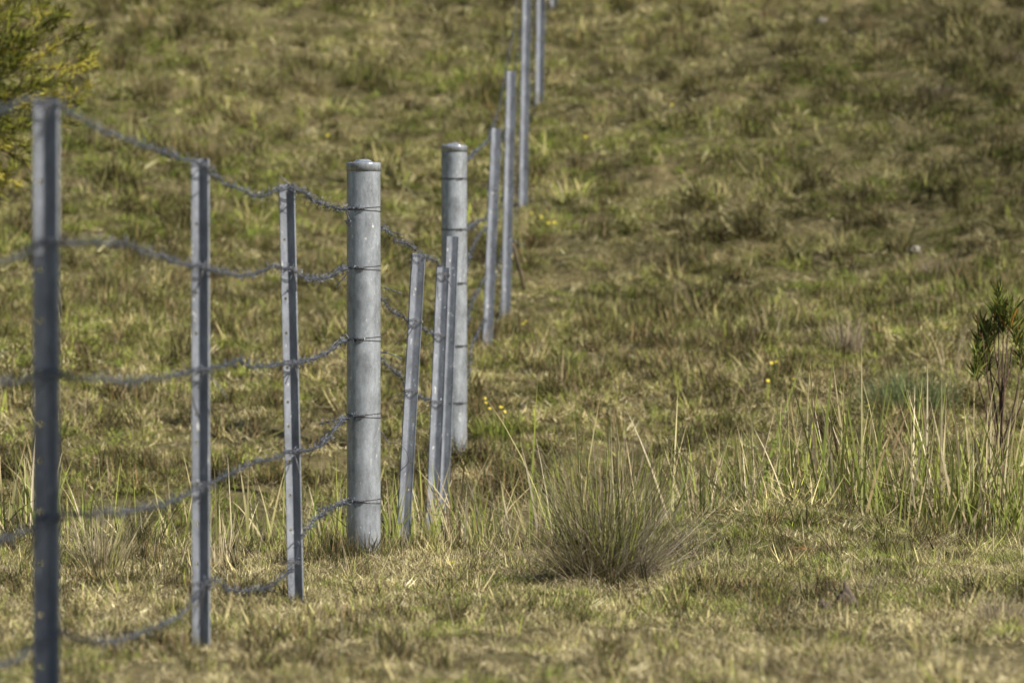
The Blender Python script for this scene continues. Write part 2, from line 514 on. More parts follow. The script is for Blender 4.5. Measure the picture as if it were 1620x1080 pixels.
# ------------------------------------------------------------------ fence posts
def plate(mb, ang, r0, r1, th, z0, z1, holes=(), hr=.0045, hc=.0165):
    c, s = math.cos(ang), math.sin(ang)
    def tr(p):
        p = np.asarray(p, float)
        return np.stack([p[:, 0] * c - p[:, 1] * s, p[:, 0] * s + p[:, 1] * c, p[:, 2]], -1)
    zc = [z0]
    cells = []
    z = z0
    for h in sorted(holes):
        if h - .012 > z and h + .012 < z1:
            cells.append((z, h - .012, None)); cells.append((h - .012, h + .012, h)); z = h + .012
    cells.append((z, z1, None))
    t = th / 2
    for a, b, h in cells:
        if h is None:
            V = [(r0, -t, a), (r1, -t, a), (r1, t, a), (r0, t, a), (r0, -t, b), (r1, -t, b), (r1, t, b), (r0, t, b)]
            Fc = [(0, 1, 5, 4), (1, 2, 6, 5), (2, 3, 7, 6)]
            if b == z1: Fc.append((4, 5, 6, 7))
            if a == z0: Fc.append((3, 2, 1, 0))
            mb.add(tr(V), Fc)
        else:
            out = [(r0, a), (hc, a), (r1, a), (r1, h), (r1, b), (hc, b), (r0, b), (r0, h)]
            inn = [(hc + hr * math.cos(q), h + hr * math.sin(q)) for q in [R(225 + 45 * k) for k in range(8)]]
            V = []
            for tt in (-t, t):
                V += [(x, tt, z_) for x, z_ in out] + [(x, tt, z_) for x, z_ in inn]
            Fc = []
            for k in range(8):
                k2 = (k + 1) % 8
                Fc.append((k, k2, 8 + k2, 8 + k))
                Fc.append((16 + k2, 16 + k, 24 + k, 24 + k2))
                Fc.append((8 + k, 8 + k2, 24 + k2, 24 + k))
            Fc += [(2, 18, 19, 3), (3, 19, 20, 4)]
            mb.add(tr(V), Fc)

def picket(top, bot, s, rot, label, depth=.0, sc=1.0):
    """Y section steel picket from photo pixels at scale s; rot = direction of the holed stem"""
    T = P(top[0], top[1], s); B = P(bot[0], bot[1], s)
    T[1] += depth; B[1] += depth
    ax = T - B; H = float(np.linalg.norm(ax)); bury = .35
    z0, z1 = -bury, H
    mb = MB()
    holes = [H - q for q in (.16, .33, .43, .53, .63, .70, .80, .90, 1.0, 1.1) if q < H]
    for k in range(3):
        a = R(-90) + R(rot) * -1 + k * 2 * math.pi / 3
        plate(mb, a, .003, .0275, .0042, z0, z1, holes if k == 0 else ())
        # thickened rim of the flange
        plate(mb, a, .0272, .0300, .0058, z0, z1 - .0008)
    hub = [(.0044 * math.cos(R(60 * k)), .0044 * math.sin(R(60 * k))) for k in range(6)]
    mb.add([(x, y, z0) for x, y in hub] + [(x, y, z1 + .0006) for x, y in hub],
           [(k, (k + 1) % 6, 6 + (k + 1) % 6, 6 + k) for k in range(6)] + [tuple(range(6, 12))])
    o = link('star_picket', mb.mesh('star_picket', M_PICKET, False))
    o.location = B
    o.rotation_euler = Vector(ax).to_track_quat('Z', 'Y').to_euler()
    # keep the section unrotated about its own axis
    q = Vector((0, 0, 1)).rotation_difference(Vector(ax))
    o.rotation_euler = q.to_euler()
    o.scale = (sc, sc, 1)
    return tag(o, label, 'fence picket', 'galvanised star pickets along the fence')

# rot convention: 0 stem towards the camera, + to the photo's left, - to the right
ANG_A, ANG_B = 76, -74
DP = .0
picket((77, 157), (77, 1137), 815, ANG_A, 'big out of focus picket nearest the camera at the left edge')
picket((319, 252), (320, 1022), 640, 74, 'second picket from the left, bottom barbed wire sagging off its foot', 0, .86)
picket((455, 292), (469, 948), 546, 69, 'third picket from the left, slim and just left of the capped round post', 0, .86)
picket((661, 401), (632, 935), 415, ANG_B, 'leaning picket with round holes just right of the capped front post')
picket((700, 423), (681, 880), 392, ANG_B + 4, 'leaning picket just in front of the rear round post, left one of the pair')
picket((715, 374), (699, 800), 378, ANG_B + 2, 'picket overlapping the rear round post, right one of the pair')
picket((784, 203), (770, 547), 311, ANG_B, 'first picket up the slope right of the rear round post')
picket((808, 113), (799, 492), 290, ANG_B, 'picket on the slope with a dark stick hanging against its right side')
picket((833, -45), (827, 321), 265, ANG_B, 'tall picket whose foot stands beside small yellow flowers on the hill')
picket((857, -130), (853, 159), 240, ANG_B + 10, 'second last picket up the hill, foot in bare olive grass')
picket((877, -250), (876, 10), 222, ANG_B + 10, 'furthest picket, only its foot showing at the top edge of the photo')

def lathe(mb, prof, n=56):
    V = []; Fc = []
    for r, z in prof:
        for k in range(n):
            a = 2 * math.pi * k / n
            V.append((r * math.cos(a), r * math.sin(a), z))
    for j in range(len(prof) - 1):
        for k in range(n):
            k2 = (k + 1) % n
            Fc.append((j * n + k, j * n + k2, (j + 1) * n + k2, (j + 1) * n + k))
    mb.add(V, Fc)

PR = .0571
def pipe_post(cx, ytop, ybot, s, label):
    T = P(cx, ytop, s); B = P(cx, ybot, s)
    H = T[2] - B[2]
    e = empty('strainer_post', B, label, 'fence post', 'round steel strainer posts with caps')
    mb = MB(); lathe(mb, [(PR, -.5), (PR, H - .014)], 64)
    o = link('pipe', mb.mesh('pipe', M_PIPE), e)
    mb = MB()
    h0 = H - .012
    lathe(mb, [(PR + .0004, h0 - .029), (PR + .0016, h0 - .029), (PR + .0016, h0 - .004), (PR + .0010, h0 - .001), (PR - .002, h0), (PR - .010, h0 + .0012),
               (.035, h0 + .002), (.031, h0 + .004), (.024, h0 + .0095), (.014, h0 + .0118), (.006, h0 + .012), (.0005, h0 + .012)], 64)
    me = mb.mesh('cap', M_PIPE)
    cap = link('cap', me, e)
    # a shallow dent pressed in the lid
    for v in me.vertices:
        if v.co.z > h0 + .0005:
            v.co.z += .0012 * math.sin(v.co.x * 180) * math.cos(v.co.y * 140)
    return e, B, H
E4, B4, H4 = pipe_post(575.3, 252, 884, 470, 'front round galvanised strainer post with a capped top')
E7, B7, H7 = pipe_post(718.5, 226, 706, 359, 'rear round galvanised strainer post standing on the far bank')

# ------------------------------------------------------------------ wires
_px = np.array([-400, 76, 319, 461, 575, 650, 693, 707, 718, 780, 804, 829, 854, 876, 905])
_ps = np.array([1158, 815, 640, 546, 470, 415, 388, 372, 359, 311, 290, 265, 240, 222, 200.])
def s_of(x, shift):
    """scale of the fence line where a wire 'shift' metres beside it shows at column x"""
    xx = _px + shift * _ps
    return float(np.interp(x, xx, _ps))

def catmull(Pt, step):
    Pt = np.asarray(Pt, float)
    Q = np.vstack([2 * Pt[0] - Pt[1], Pt, 2 * Pt[-1] - Pt[-2]])
    out = []
    for i in range(len(Pt) - 1):
        p0, p1, p2, p3 = Q[i:i + 4]
        L = np.linalg.norm(p2 - p1); n = max(2, int(L / step))
        t = np.linspace(0, 1, n, endpoint=False)[:, None]
        out.append(.5 * ((2 * p1) + (-p0 + p2) * t + (2 * p0 - 5 * p1 + 4 * p2 - p3) * t ** 2 + (-p0 + 3 * p1 - 3 * p2 + p3) * t ** 3))
    out.append(Pt[-1:])
    return np.vstack(out)

def frames(path):
    T = np.gradient(path, axis=0); T /= np.linalg.norm(T, axis=1, keepdims=True) + 1e-12
    up = np.where(np.abs(T[:, 2:3]) > .9, np.array([[0, 1., 0]]), np.array([[0, 0, 1.]]))
    A = np.cross(T, up); A /= np.linalg.norm(A, axis=1, keepdims=True) + 1e-12
    return T, A, np.cross(A, T)

def tube(mb, path, r, sides=5):
    path = np.asarray(path, float)
    T, A, B = frames(path)
    n = len(path)
    ph = np.arange(sides) * 2 * math.pi / sides
    V = path[:, None, :] + r * (np.cos(ph)[None, :, None] * A[:, None, :] + np.sin(ph)[None, :, None] * B[:, None, :])
    Fc = []
    for i in range(n - 1):
        for k in range(sides):
            k2 = (k + 1) % sides
            Fc.append((i * sides + k, i * sides + k2, (i + 1) * sides + k2, (i + 1) * sides + k))
    Fc.append(tuple(range(sides))[::-1]); Fc.append(tuple((n - 1) * sides + k for k in range(sides)))
    mb.add(V.reshape(-1, 3), Fc)

def jitter(path, amp, seed):
    L = np.concatenate([[0], np.cumsum(np.linalg.norm(np.diff(path, axis=0), axis=1))])
    out = path.copy()
    for sc_, a in ((.42, 1.0), (.16, .8), (.07, .45)):
        out[:, 2] += amp * a * (vnoise(L / sc_, 0 * L + seed, 3) - .5) * 2
        out[:, 0] += .7 * amp * a * (vnoise(L / sc_, 0 * L + seed + 50, 5) - .5) * 2
    return out, L

def barb(mb, c, T, A, B, rr):
    """one four point barb: two short wires wound round the strand"""
    a0 = rr.random() * 6.28
    for q in range(2):
        a = a0 + q * 1.7 + rr.normal(0, .25)
        d = math.cos(a) * A + math.sin(a) * B
        d2 = math.cos(a + 1.57) * A + math.sin(a + 1.57) * B
        ln = .017 * rr.uniform(.8, 1.2)
        off = .0026 * (1 if q else -1)
        pts = [c + d2 * off + d * (-ln) - T * .005 * (q * 2 - 1), c + d2 * off * 1.5 - d * .003, c + d2 * off * 1.5 + d * .003, c + d2 * off + d * ln + T * .005 * (q * 2 - 1)]
        tube(mb, pts, .0009, 4)
    # the coil
    ph = np.linspace(0, 4 * math.pi, 13)
    co = c[None] + np.outer(np.linspace(-.0045, .0045, 13), T) + .0034 * (np.cos(ph)[:, None] * A + np.sin(ph)[:, None] * B)
    tube(mb, co, .0008, 4)

def ribbon_wire(strand, barbs, pts3, seed, amp=.004, pitch=.045, space=.105, dense=None, step=.008):
    path = catmull(pts3, step)
    path, L = jitter(path, amp, seed)
    T, A, B = frames(path)
    ph = L / pitch * 2 * math.pi
    for q in (0, math.pi):
        off = .00135 * (np.cos(ph + q)[:, None] * A + np.sin(ph + q)[:, None] * B)
        tube(strand, path + off, .00105, 5)
    rr = np.random.default_rng(seed)
    l = .03
    while l < L[-1] - .01:
        i = int(np.searchsorted(L, l))
        barb(barbs, path[i], T[i], A[i], B[i], rr)
        sp = space
        if dense and (L[-1] - l) < dense: sp = .022
        l += sp * rr.uniform(.9, 1.1)
    return path

def px_wire(pts, shift, sfix=None):
    out = []
    for k, (x, y) in enumerate(pts):
        s = s_of(x, shift) if sfix is None else sfix
        out.append(P(x, y, s))
    return np.array(out)

def ring(mb, cx, cy, z, rad, tilt, ph, r=.0013, n=40, a0=0, a1=2 * math.pi):
    a = np.linspace(a0, a1, n)
    p = np.stack([cx + rad * np.cos(a), cy + rad * np.sin(a), z + tilt * np.cos(a - ph)], -1)
    tube(mb, p, r, 5)

def post_tie(mb, E, s, y, kx, spread):
    """plain wire taken round the round post from the knot on its face and back"""
    cx, cy = E
    z = CAMH + (HOR - y) / s
    rad = PR + .0016
    knot = math.atan2(-1, 0) + (kx)            # angle of the knot on the face
    n = 46
    a = np.linspace(knot, knot + 2 * math.pi, n)
    for sg, f in ((1, 1.0), (-1, .9)):
        u = (a - knot) / (2 * math.pi)
        zz = z + sg * spread * np.sin(math.pi * np.clip(u, 0, 1)) ** .5 * np.where(u < .5, 1, .5) * f
        tube(mb, np.stack([cx + rad * np.cos(a), cy + rad * np.sin(a), zz], -1), .0014, 5)
    # knot: short coil standing proud of the face
    k = np.linspace(-.5, .45, 40)
    ang = knot + k * .5
    rc = rad + .003 + .0035 * np.sin(k * 40)
    tube(mb, np.stack([cx + rc * np.cos(ang), cy + rc * np.sin(ang), z + .004 * np.cos(k * 40)], -1), .0014, 5)

def picket_tie(mb, c, tails, s, rad=.034):
    """loop of soft wire across the face of a picket, ends left hanging"""
    a = np.linspace(R(-165), R(-15), 14)
    for dz in (-.003, .003):
        tube(mb, np.stack([c[0] + rad * np.cos(a), c[1] + rad * np.sin(a), c[2] + dz + .004 * np.sin(a * 3)], -1), .0014, 5)
    for k in range(3):
        tube(mb, catmull([c + [-.010 + .007 * k, -rad - .001, .006], c + [-.008 + .007 * k, -rad - .006, 0], c + [-.006 + .007 * k, -rad - .001, -.007]], .004), .0013, 5)
    for dx, dy in tails:
        p0 = c + np.array([.006, -rad - .003, 0])
        p2 = c + np.array([dx / s, -rad - .012, -dy / s])
        tube(mb, catmull([p0, (p0 + p2) / 2 + [.002, -.003, .002], p2], .01), .0015, 5)

LEFT = {
 'top': [(-330, 215), (-150, 205), (0, 172), (40, 160), (85, 166), (110, 182), (150, 200), (200, 222), (250, 240), (295, 250), (322, 261), (340, 278), (375, 299), (410, 308), (441, 301), (458, 297), (478, 303), (503, 320), (530, 328), (548, 331), (566, 329)],
 'second': [(-330, 420), (-150, 432), (0, 413), (50, 396), (85, 380), (110, 381), (150, 381), (200, 387), (250, 402), (285, 417), (322, 421), (345, 429), (375, 437), (400, 434), (425, 424), (450, 423), (466, 427), (480, 438), (505, 442), (528, 434), (545, 425), (566, 421)],
 'middle': [(-330, 650), (-150, 625), (0, 607), (50, 600), (85, 588), (110, 592), (160, 602), (210, 604), (260, 595), (322, 585), (345, 578), (373, 573), (410, 580), (440, 577), (466, 573), (500, 566), (522, 553), (545, 540), (566, 537)],
 'fourth': [(-330, 900), (-150, 880), (0, 850), (50, 838), (85, 815), (110, 812), (150, 813), (200, 808), (250, 798), (290, 782), (322, 767), (360, 750), (400, 733), (440, 722), (466, 715), (500, 708), (520, 692), (533, 672), (545, 662), (564, 658)],
 'bottom': [(-330, 1120), (-150, 1080), (0, 1050), (50, 1025), (85, 1007), (110, 1005), (150, 1014), (190, 1012), (230, 996), (270, 980), (295, 962), (310, 938), (325, 921), (340, 917), (358, 929), (385, 935), (415, 929), (445, 914), (461, 900), (468, 880), (474, 855), (485, 836), (505, 815), (530, 799), (548, 795), (564, 792)],
}
TAILS_LEFT = {
 'top': [(0, [(-30, 25), (-15, 55)]), (1, [(-18, 20)]), (2, [(-22, -22), (8, 18)])],
 'second': [(0, [(-45, 90)]), (1, [(-16, 56), (-5, 30)]), (2, [(8, 34), (-4, 20)])],
 'middle': [(0, [(-40, 60)]), (1, [(42, 46), (-6, 30)]), (2, [(-10, 34), (10, 28)])],
 'fourth': [(0, [(-30, 60)]), (1, [(-5, 30)]), (2, [(-14, 46), (13, 36)])],
 'bottom': [(1, [(-18, 60), (-6, 70)]), (2, [(-20, 20)])],
}
POSTS3 = [(77, 815), (320, 640), (462, 546)]
KNOTZ = {'top': 331, 'second': 424, 'middle': 536, 'fourth': 657, 'bottom': 792}
TAG_END = {'top': [(548, 333), (551, 345), (556, 353), (551, 358), (549, 352), (555, 347)],
           'second': [(551, 428), (543, 440), (535, 448), (530, 457)],
           'middle': [(552, 536), (546, 529), (540, 531)],
           'fourth': [(545, 661), (530, 666), (518, 668), (505, 671)],
           'bottom': [(541, 797), (520, 803), (508, 804), (500, 807)]}
NW = {'top': 'topmost', 'second': 'second from top', 'middle': 'middle', 'fourth': 'fourth from top', 'bottom': 'lowest'}
for k, (nm, pts) in enumerate(LEFT.items()):
    p3 = px_wire(pts, .036)
    # the last stretch comes forward onto the face of the post
    post = P(575.3, 300, 470)
    for j in range(1, 5):
        x, y = pts[-j]
        want = post[1] - PR - .006
        f = [1, 1, .55, .25][j - 1]
        d = p3[-j][1] * (1 - f) + want * f
        p3[-j] = P(x, y, F / d)
    o0 = p3[0]
    lab = {'top': 'topmost barbed wire running from the left edge to the front round post',
           'second': 'second barbed wire down, from the left edge to the front round post',
           'middle': 'third barbed wire down, nearly level, from the left edge to the front round post',
           'fourth': 'fourth barbed wire down, climbing from the left edge to the front round post',
           'bottom': 'lowest barbed wire, hanging slack near the ground left of the front round post'}[nm]
    e = empty('barbed_wire', o0, lab, 'barbed wire', 'barbed wires of the near fence span')
    st, bb, te = MB(), MB(), MB()
    ribbon_wire(st, bb, p3, 11 + k, amp=.0032, dense=.30)
    tg = px_wire(TAG_END[nm], 0, F / (post[1] - PR - .012))
    ribbon_wire(st, bb, tg, 40 + k, amp=.001, space=.022, step=.005)
    post_tie(te, (post[0], post[1]), 470, KNOTZ[nm], -.15, .010)
    link('tie_wire', te.mesh('tie_wire', M_TIE, True, o0), e)
    for i, tails in TAILS_LEFT[nm]:
        x, s = POSTS3[i]
        yy = float(np.interp(x + 3, [q[0] for q in pts], [q[1] for q in pts]))
        te = MB(); picket_tie(te, P(x, yy, s), tails, s)
        link('tie_wire', te.mesh('tie_wire', M_TIE, True, o0), e)
    so = link('strand', st.mesh('strand', M_WIRE, True, o0), e)
    bo = link('barb', bb.mesh('barb', M_WIRE, True, o0), e); bo['kind'] = 'stuff'

MID = [
 ('topmost barbed wire stepping down from the front post to the leaning picket', [(590, 340), (603, 357), (620, 372), (625, 380), (640, 384), (652, 390), (662, 399), (672, 405), (688, 412), (692, 420), (702, 424), (708, 432), (713, 415), (716, 392), (717, 370), (714, 345), (712, 320), (706, 290)], [(661, 405, 415, [(2, 24)]), (700, 434, 392, [(14, 20)])]),
 ('second barbed wire dropping behind the front post to the leaning picket', [(590, 450), (603, 468), (612, 480), (622, 492), (640, 503), (648, 508), (662, 514), (675, 523), (688, 529), (700, 527), (710, 505), (716, 470), (714, 430), (708, 370)], [(656, 507, 415, [(-30, 38), (-14, 32)]), (694, 530, 392, [(-24, 22)])]),
 ('third barbed wire dropping behind the front post towards the gully', [(590, 553), (603, 568), (610, 575), (622, 586), (634, 594), (639, 605), (641, 614), (655, 625), (668, 629), (684, 629), (697, 625), (708, 600), (712, 570), (708, 545), (706, 452)], [(649, 618, 415, [(-32, 11), (-22, 20)]), (688, 636, 392, [(-26, 16)])]),
]
for k, (lab, pts, ties) in enumerate(MID):
    p3 = px_wire(pts, -.034)
    o0 = p3[0]
    e = empty('barbed_wire', o0, lab, 'barbed wire', 'barbed wires of the short gully span')
    st, bb, te = MB(), MB(), MB()
    ribbon_wire(st, bb, p3, 61 + k, amp=.004)
    y0 = [(363, 366), (455, 465), (556, 565)][k]
    tg = px_wire([(596, y0[0]), (608, y0[0] + 1), (622, y0[0] + 5), (636, y0[0] + 9 + k)], 0, 466)
    ribbon_wire(st, bb, tg, 70 + k, amp=.001, space=.06, step=.005)
    for (x, y, s, tails) in ties:
        te = MB(); picket_tie(te, P(x, y, s), tails, s, .033)
        link('tie_wire', te.mesh('tie_wire', M_TIE, True, o0), e)
    link('strand', st.mesh('strand', M_WIRE, True, o0), e)
    bo = link('barb', bb.mesh('barb', M_WIRE, True, o0), e); bo['kind'] = 'stuff'

for pts, lab, s in (([(594, 676), (604, 683), (609, 692), (615, 700), (627, 701), (637, 706), (644, 716), (647, 728), (643, 735), (634, 744), (628, 752)], 'loose curled plain wire hanging between the front post and the leaning picket', 425),
                    ([(594, 818), (606, 823), (618, 827), (629, 827), (640, 829)], 'short plain wire end at the foot of the leaning picket', 425)):
    mb = MB(); p = catmull(px_wire(pts, 0, s), .006); tube(mb, p, .0017, 6)
    tag(link('loose_wire', mb.mesh('loose_wire', M_TIE, True, p[0]), None, p[0]), lab, 'wire')

# far span, rear post to the top of the hill
TOPS = [(784, 203, 547, 311), (808, 113, 492, 290), (832, -45, 321, 265), (857, -130, 159, 240), (877, -250, 10, 222), (905, -420, -160, 200)]
START = [283, 363, 448, 547, 637]
HEAD = [[(733, 262), (746, 243), (762, 231), (777, 213)], [(734, 366), (745, 356), (757, 349), (771, 340)],
        [(734, 440), (745, 398), (756, 376), (768, 362)], [(735, 530), (745, 482), (756, 460), (767, 440)], [(735, 625), (746, 548), (757, 524), (766, 505)]]
FR = [.03, .27, .47, .69, .90]
FAR_LAB = ['topmost barbed wire climbing the hill from the rear round post', 'second barbed wire down, climbing the hill from the rear post',
           'middle barbed wire climbing the hill from the rear post', 'fourth barbed wire down, climbing the hill from the rear post', 'lowest barbed wire climbing the hill from the rear post']
for k in range(5):
    pts = list(HEAD[k])
    for i, (x, yt, yb, s) in enumerate(TOPS):
        y = yt + FR[k] * (yb - yt)
        pts.append((x - .034 * s, y))
        if i < len(TOPS) - 1:
            x2, yt2, yb2, s2 = TOPS[i + 1]
            y2 = yt2 + FR[k] * (yb2 - yt2)
            sm = .5 * (s + s2)
            pts.append((.5 * (x + x2) - .034 * sm, .5 * (y + y2) + .09 * sm * (1 - .5 * (k == 0))))
    p3 = [P(*pts[0], 358), P(*pts[1], s_of(pts[1][0], -.02))]
    p3 += [P(x, y, s_of(x, -.034)) for x, y in pts[2:]]
    p3 = np.array(p3)
    o0 = p3[0]
    e = empty('barbed_wire', o0, FAR_LAB[k], 'barbed wire', 'barbed wires going up the hill')
    st, bb, te = MB(), MB(), MB()
    ribbon_wire(st, bb, p3, 81 + k, amp=.006, step=.012, space=.10)
    c7 = P(718.5, 300, 359)
    post_tie(te, (c7[0], c7[1]), 359, START[k], .5, .006)
    link('strand', st.mesh('strand', M_WIRE, True, o0), e)
    bo = link('barb', bb.mesh('barb', M_WIRE, True, o0), e); bo['kind'] = 'stuff'
    link('tie_wire', te.mesh('tie_wire', M_TIE, True, o0), e)

# ------------------------------------------------------------------ stick caught on the fence
mb = MB()
p = catmull(px_wire([(806, 384), (811, 388), (816, 405), (822, 425), (828, 450), (830, 458)], 0, 288), .02)
for q in (0,):
    T_, A_, B_ = frames(p)
    rad = np.interp(np.linspace(0, 1, len(p)), [0, .3, 1], [.010, .013, .011])
    sides = 7; ph = np.arange(sides) * 2 * math.pi / sides
    V = p[:, None, :] + rad[:, None, None] * (np.cos(ph)[None, :, None] * A_[:, None, :] + np.sin(ph)[None, :, None] * B_[:, None, :])
    Fc = [(i * sides + k, i * sides + (k + 1) % sides, (i + 1) * sides + (k + 1) % sides, (i + 1) * sides + k) for i in range(len(p) - 1) for k in range(sides)]
    Fc += [tuple(range(sides))[::-1], tuple((len(p) - 1) * sides + k for k in range(sides))]
    mb.add(V.reshape(-1, 3), Fc)
tag(link('stick', mb.mesh('stick', M_STICK, True, p[0]), None, p[0]), 'dark broken stick hanging from the wire beside a far picket', 'stick')
mb = MB()
p0 = P(801, 396, 288)
a = np.linspace(0, 6.28 * 7, 150)
tube(mb, np.stack([p0[0] + .010 + .028 * np.cos(a), p0[1] - .01 + .036 * np.sin(a), p0[2] - .024 + .006 * a / 6.28 + .003 * np.sin(a * 1.7)], -1), .0018, 5)
tw = empty('wire_twist', p0, 'dark wad of twisted wire wound round a far picket by the stick', 'wire')
link('wrap', mb.mesh('wrap', M_TIE, True, p0), tw)
mb = MB(); tail = catmull(px_wire([(804, 378), (809, 372), (813, 380), (822, 386), (829, 389)], 0, 292), .006)
tube(mb, tail, .003, 5)
link('tail', mb.mesh('tail', M_TIE, True, p0), tw)

# ------------------------------------------------------------------ tussocks
def tussock(px_, py_, h, rad, n, pal, wts, label, lean=1.15, w=(.0018, .0035), name='grass_tussock', cat='tussock', group=None, tip=None, s=None, base_r=.35, hmin=.45, bias=0, r=None, pos=None):
    r = r or rng
    g_, s_ = ground_at(px_, py_) if pos is None else (np.array([pos[0], pos[1], float(hz(pos[0], pos[1]))]), 0)
    rr = rad * base_r * np.sqrt(r.random(n)); a = r.random(n) * 6.283
    base = np.stack([rr * np.cos(a), rr * np.sin(a), -.02 + 0 * a], -1)
    az = a + r.normal(0, .5, n)
    out = (rr / (rad * base_r + 1e-9))
    th0 = out * lean * .45 * r.uniform(.3, 1.2, n) + .04
    th1 = th0 + np.abs(r.normal(lean * .35, lean * .35, n)) + bias
    hh = h * r.uniform(hmin, 1.1, n) * (1.05 - .35 * out)
    c = pick(pal, n, wts, .18, r)
    tp = c if tip is None else pick(tip, n, None, .15, r)
    V, Fc, C = blades(base, az, hh, r.uniform(*w, n), th0, th1, c, 5, tp, twist=r.normal(0, .6, n))
    me = new_mesh(name, V, Fc, C, M_LEAF)
    o = link(name, me, None, g_)
    return tag(o, label, cat, group), g_, s_

r5 = np.random.default_rng(5)
# the big one
g_, s_ = ground_at(958, 918)
e = empty('grass_tussock', g_, 'large spiky grass tussock with grey dead tips in the right foreground', 'tussock')
def part_blades(name, parent, n, r, rad, h, hmin, lean, pal, wts, tip, w, thb=0, azc=None, azs=3.14):
    rr = rad * np.sqrt(r.random(n)); a = r.random(n) * 6.283
    base = np.stack([rr * np.cos(a), rr * np.sin(a), -.02 + 0 * a], -1)
    az = a + r.normal(0, 1.15, n) if azc is None else azc + r.normal(0, azs, n)
    out = rr / rad
    th0 = thb + out * lean * .55 * r.uniform(.3, 1.2, n) + np.abs(r.normal(0, .16, n))
    th1 = th0 + r.normal(lean * .28, lean * .42, n) + (r.random(n) < .22) * r.uniform(.5, 1.6, n)
    c = pick(pal, n, wts, .2, r); tp = pick(tip, n, None, .15, r)
    V, Fc, C = blades(base, az, h * r.uniform(hmin, 1.08, n), r.uniform(*w, n), th0, th1, c, 6, tp, twist=r.normal(0, .7, n))
    return link(name, new_mesh(name, V, Fc, C, M_LEAF), parent)
part_blades('green_blades', e, 520, r5, .09, .56, .3, .85, [OLIVE, YGREEN, (.045, .04, .015), (.09, .11, .03)], [3, 3.5, 3, 3], [(.44, .40, .32), OLIVE, (.10, .085, .05), BROWN, YGREEN], (.0024, .0048))  # darkest bases paint shade into the clump's interior, beyond their natural brown
part_blades('dead_blades', e, 340, r5, .12, .58, .25, 1.3, [(.12, .10, .06), BROWN, TAN, (.045, .035, .02)], [3, 2, 1.5, 4], [(.50, .46, .38), (.32, .27, .21), (.14, .11, .08)], (.0018, .0036))  # near-black share of the dead blades deepens that painted interior shade
part_blades('drooping_leaves', e, 170, r5, .13, .38, .5, 1.6, [GREY, (.30, .26, .20)], [1, 1], [(.55, .50, .41), GREY], (.0035, .007), .55, -.3, .9)
part_blades('sprawling_blades', e, 330, r5, .15, .55, .4, .8, [GREY, (.30, .26, .20), BROWN], [2, 2, 1], [(.55, .50, .42), GREY], (.0018, .0032), .75, -.15, .8)
part_blades('side_blades', e, 200, r5, .13, .50, .5, .7, [BROWN, OLIVE, (.07, .06, .03)], [2, 2, 1], [(.50, .45, .36), BROWN], (.0018, .0032), .7, 3.14, .6)
part_blades('dry_skirt', e, 300, r5, .24, .26, .3, 1.7, [BROWN, TAN, GREY], [3, 2, 2], [GREY, STRAW], (.0018, .0034), .4)

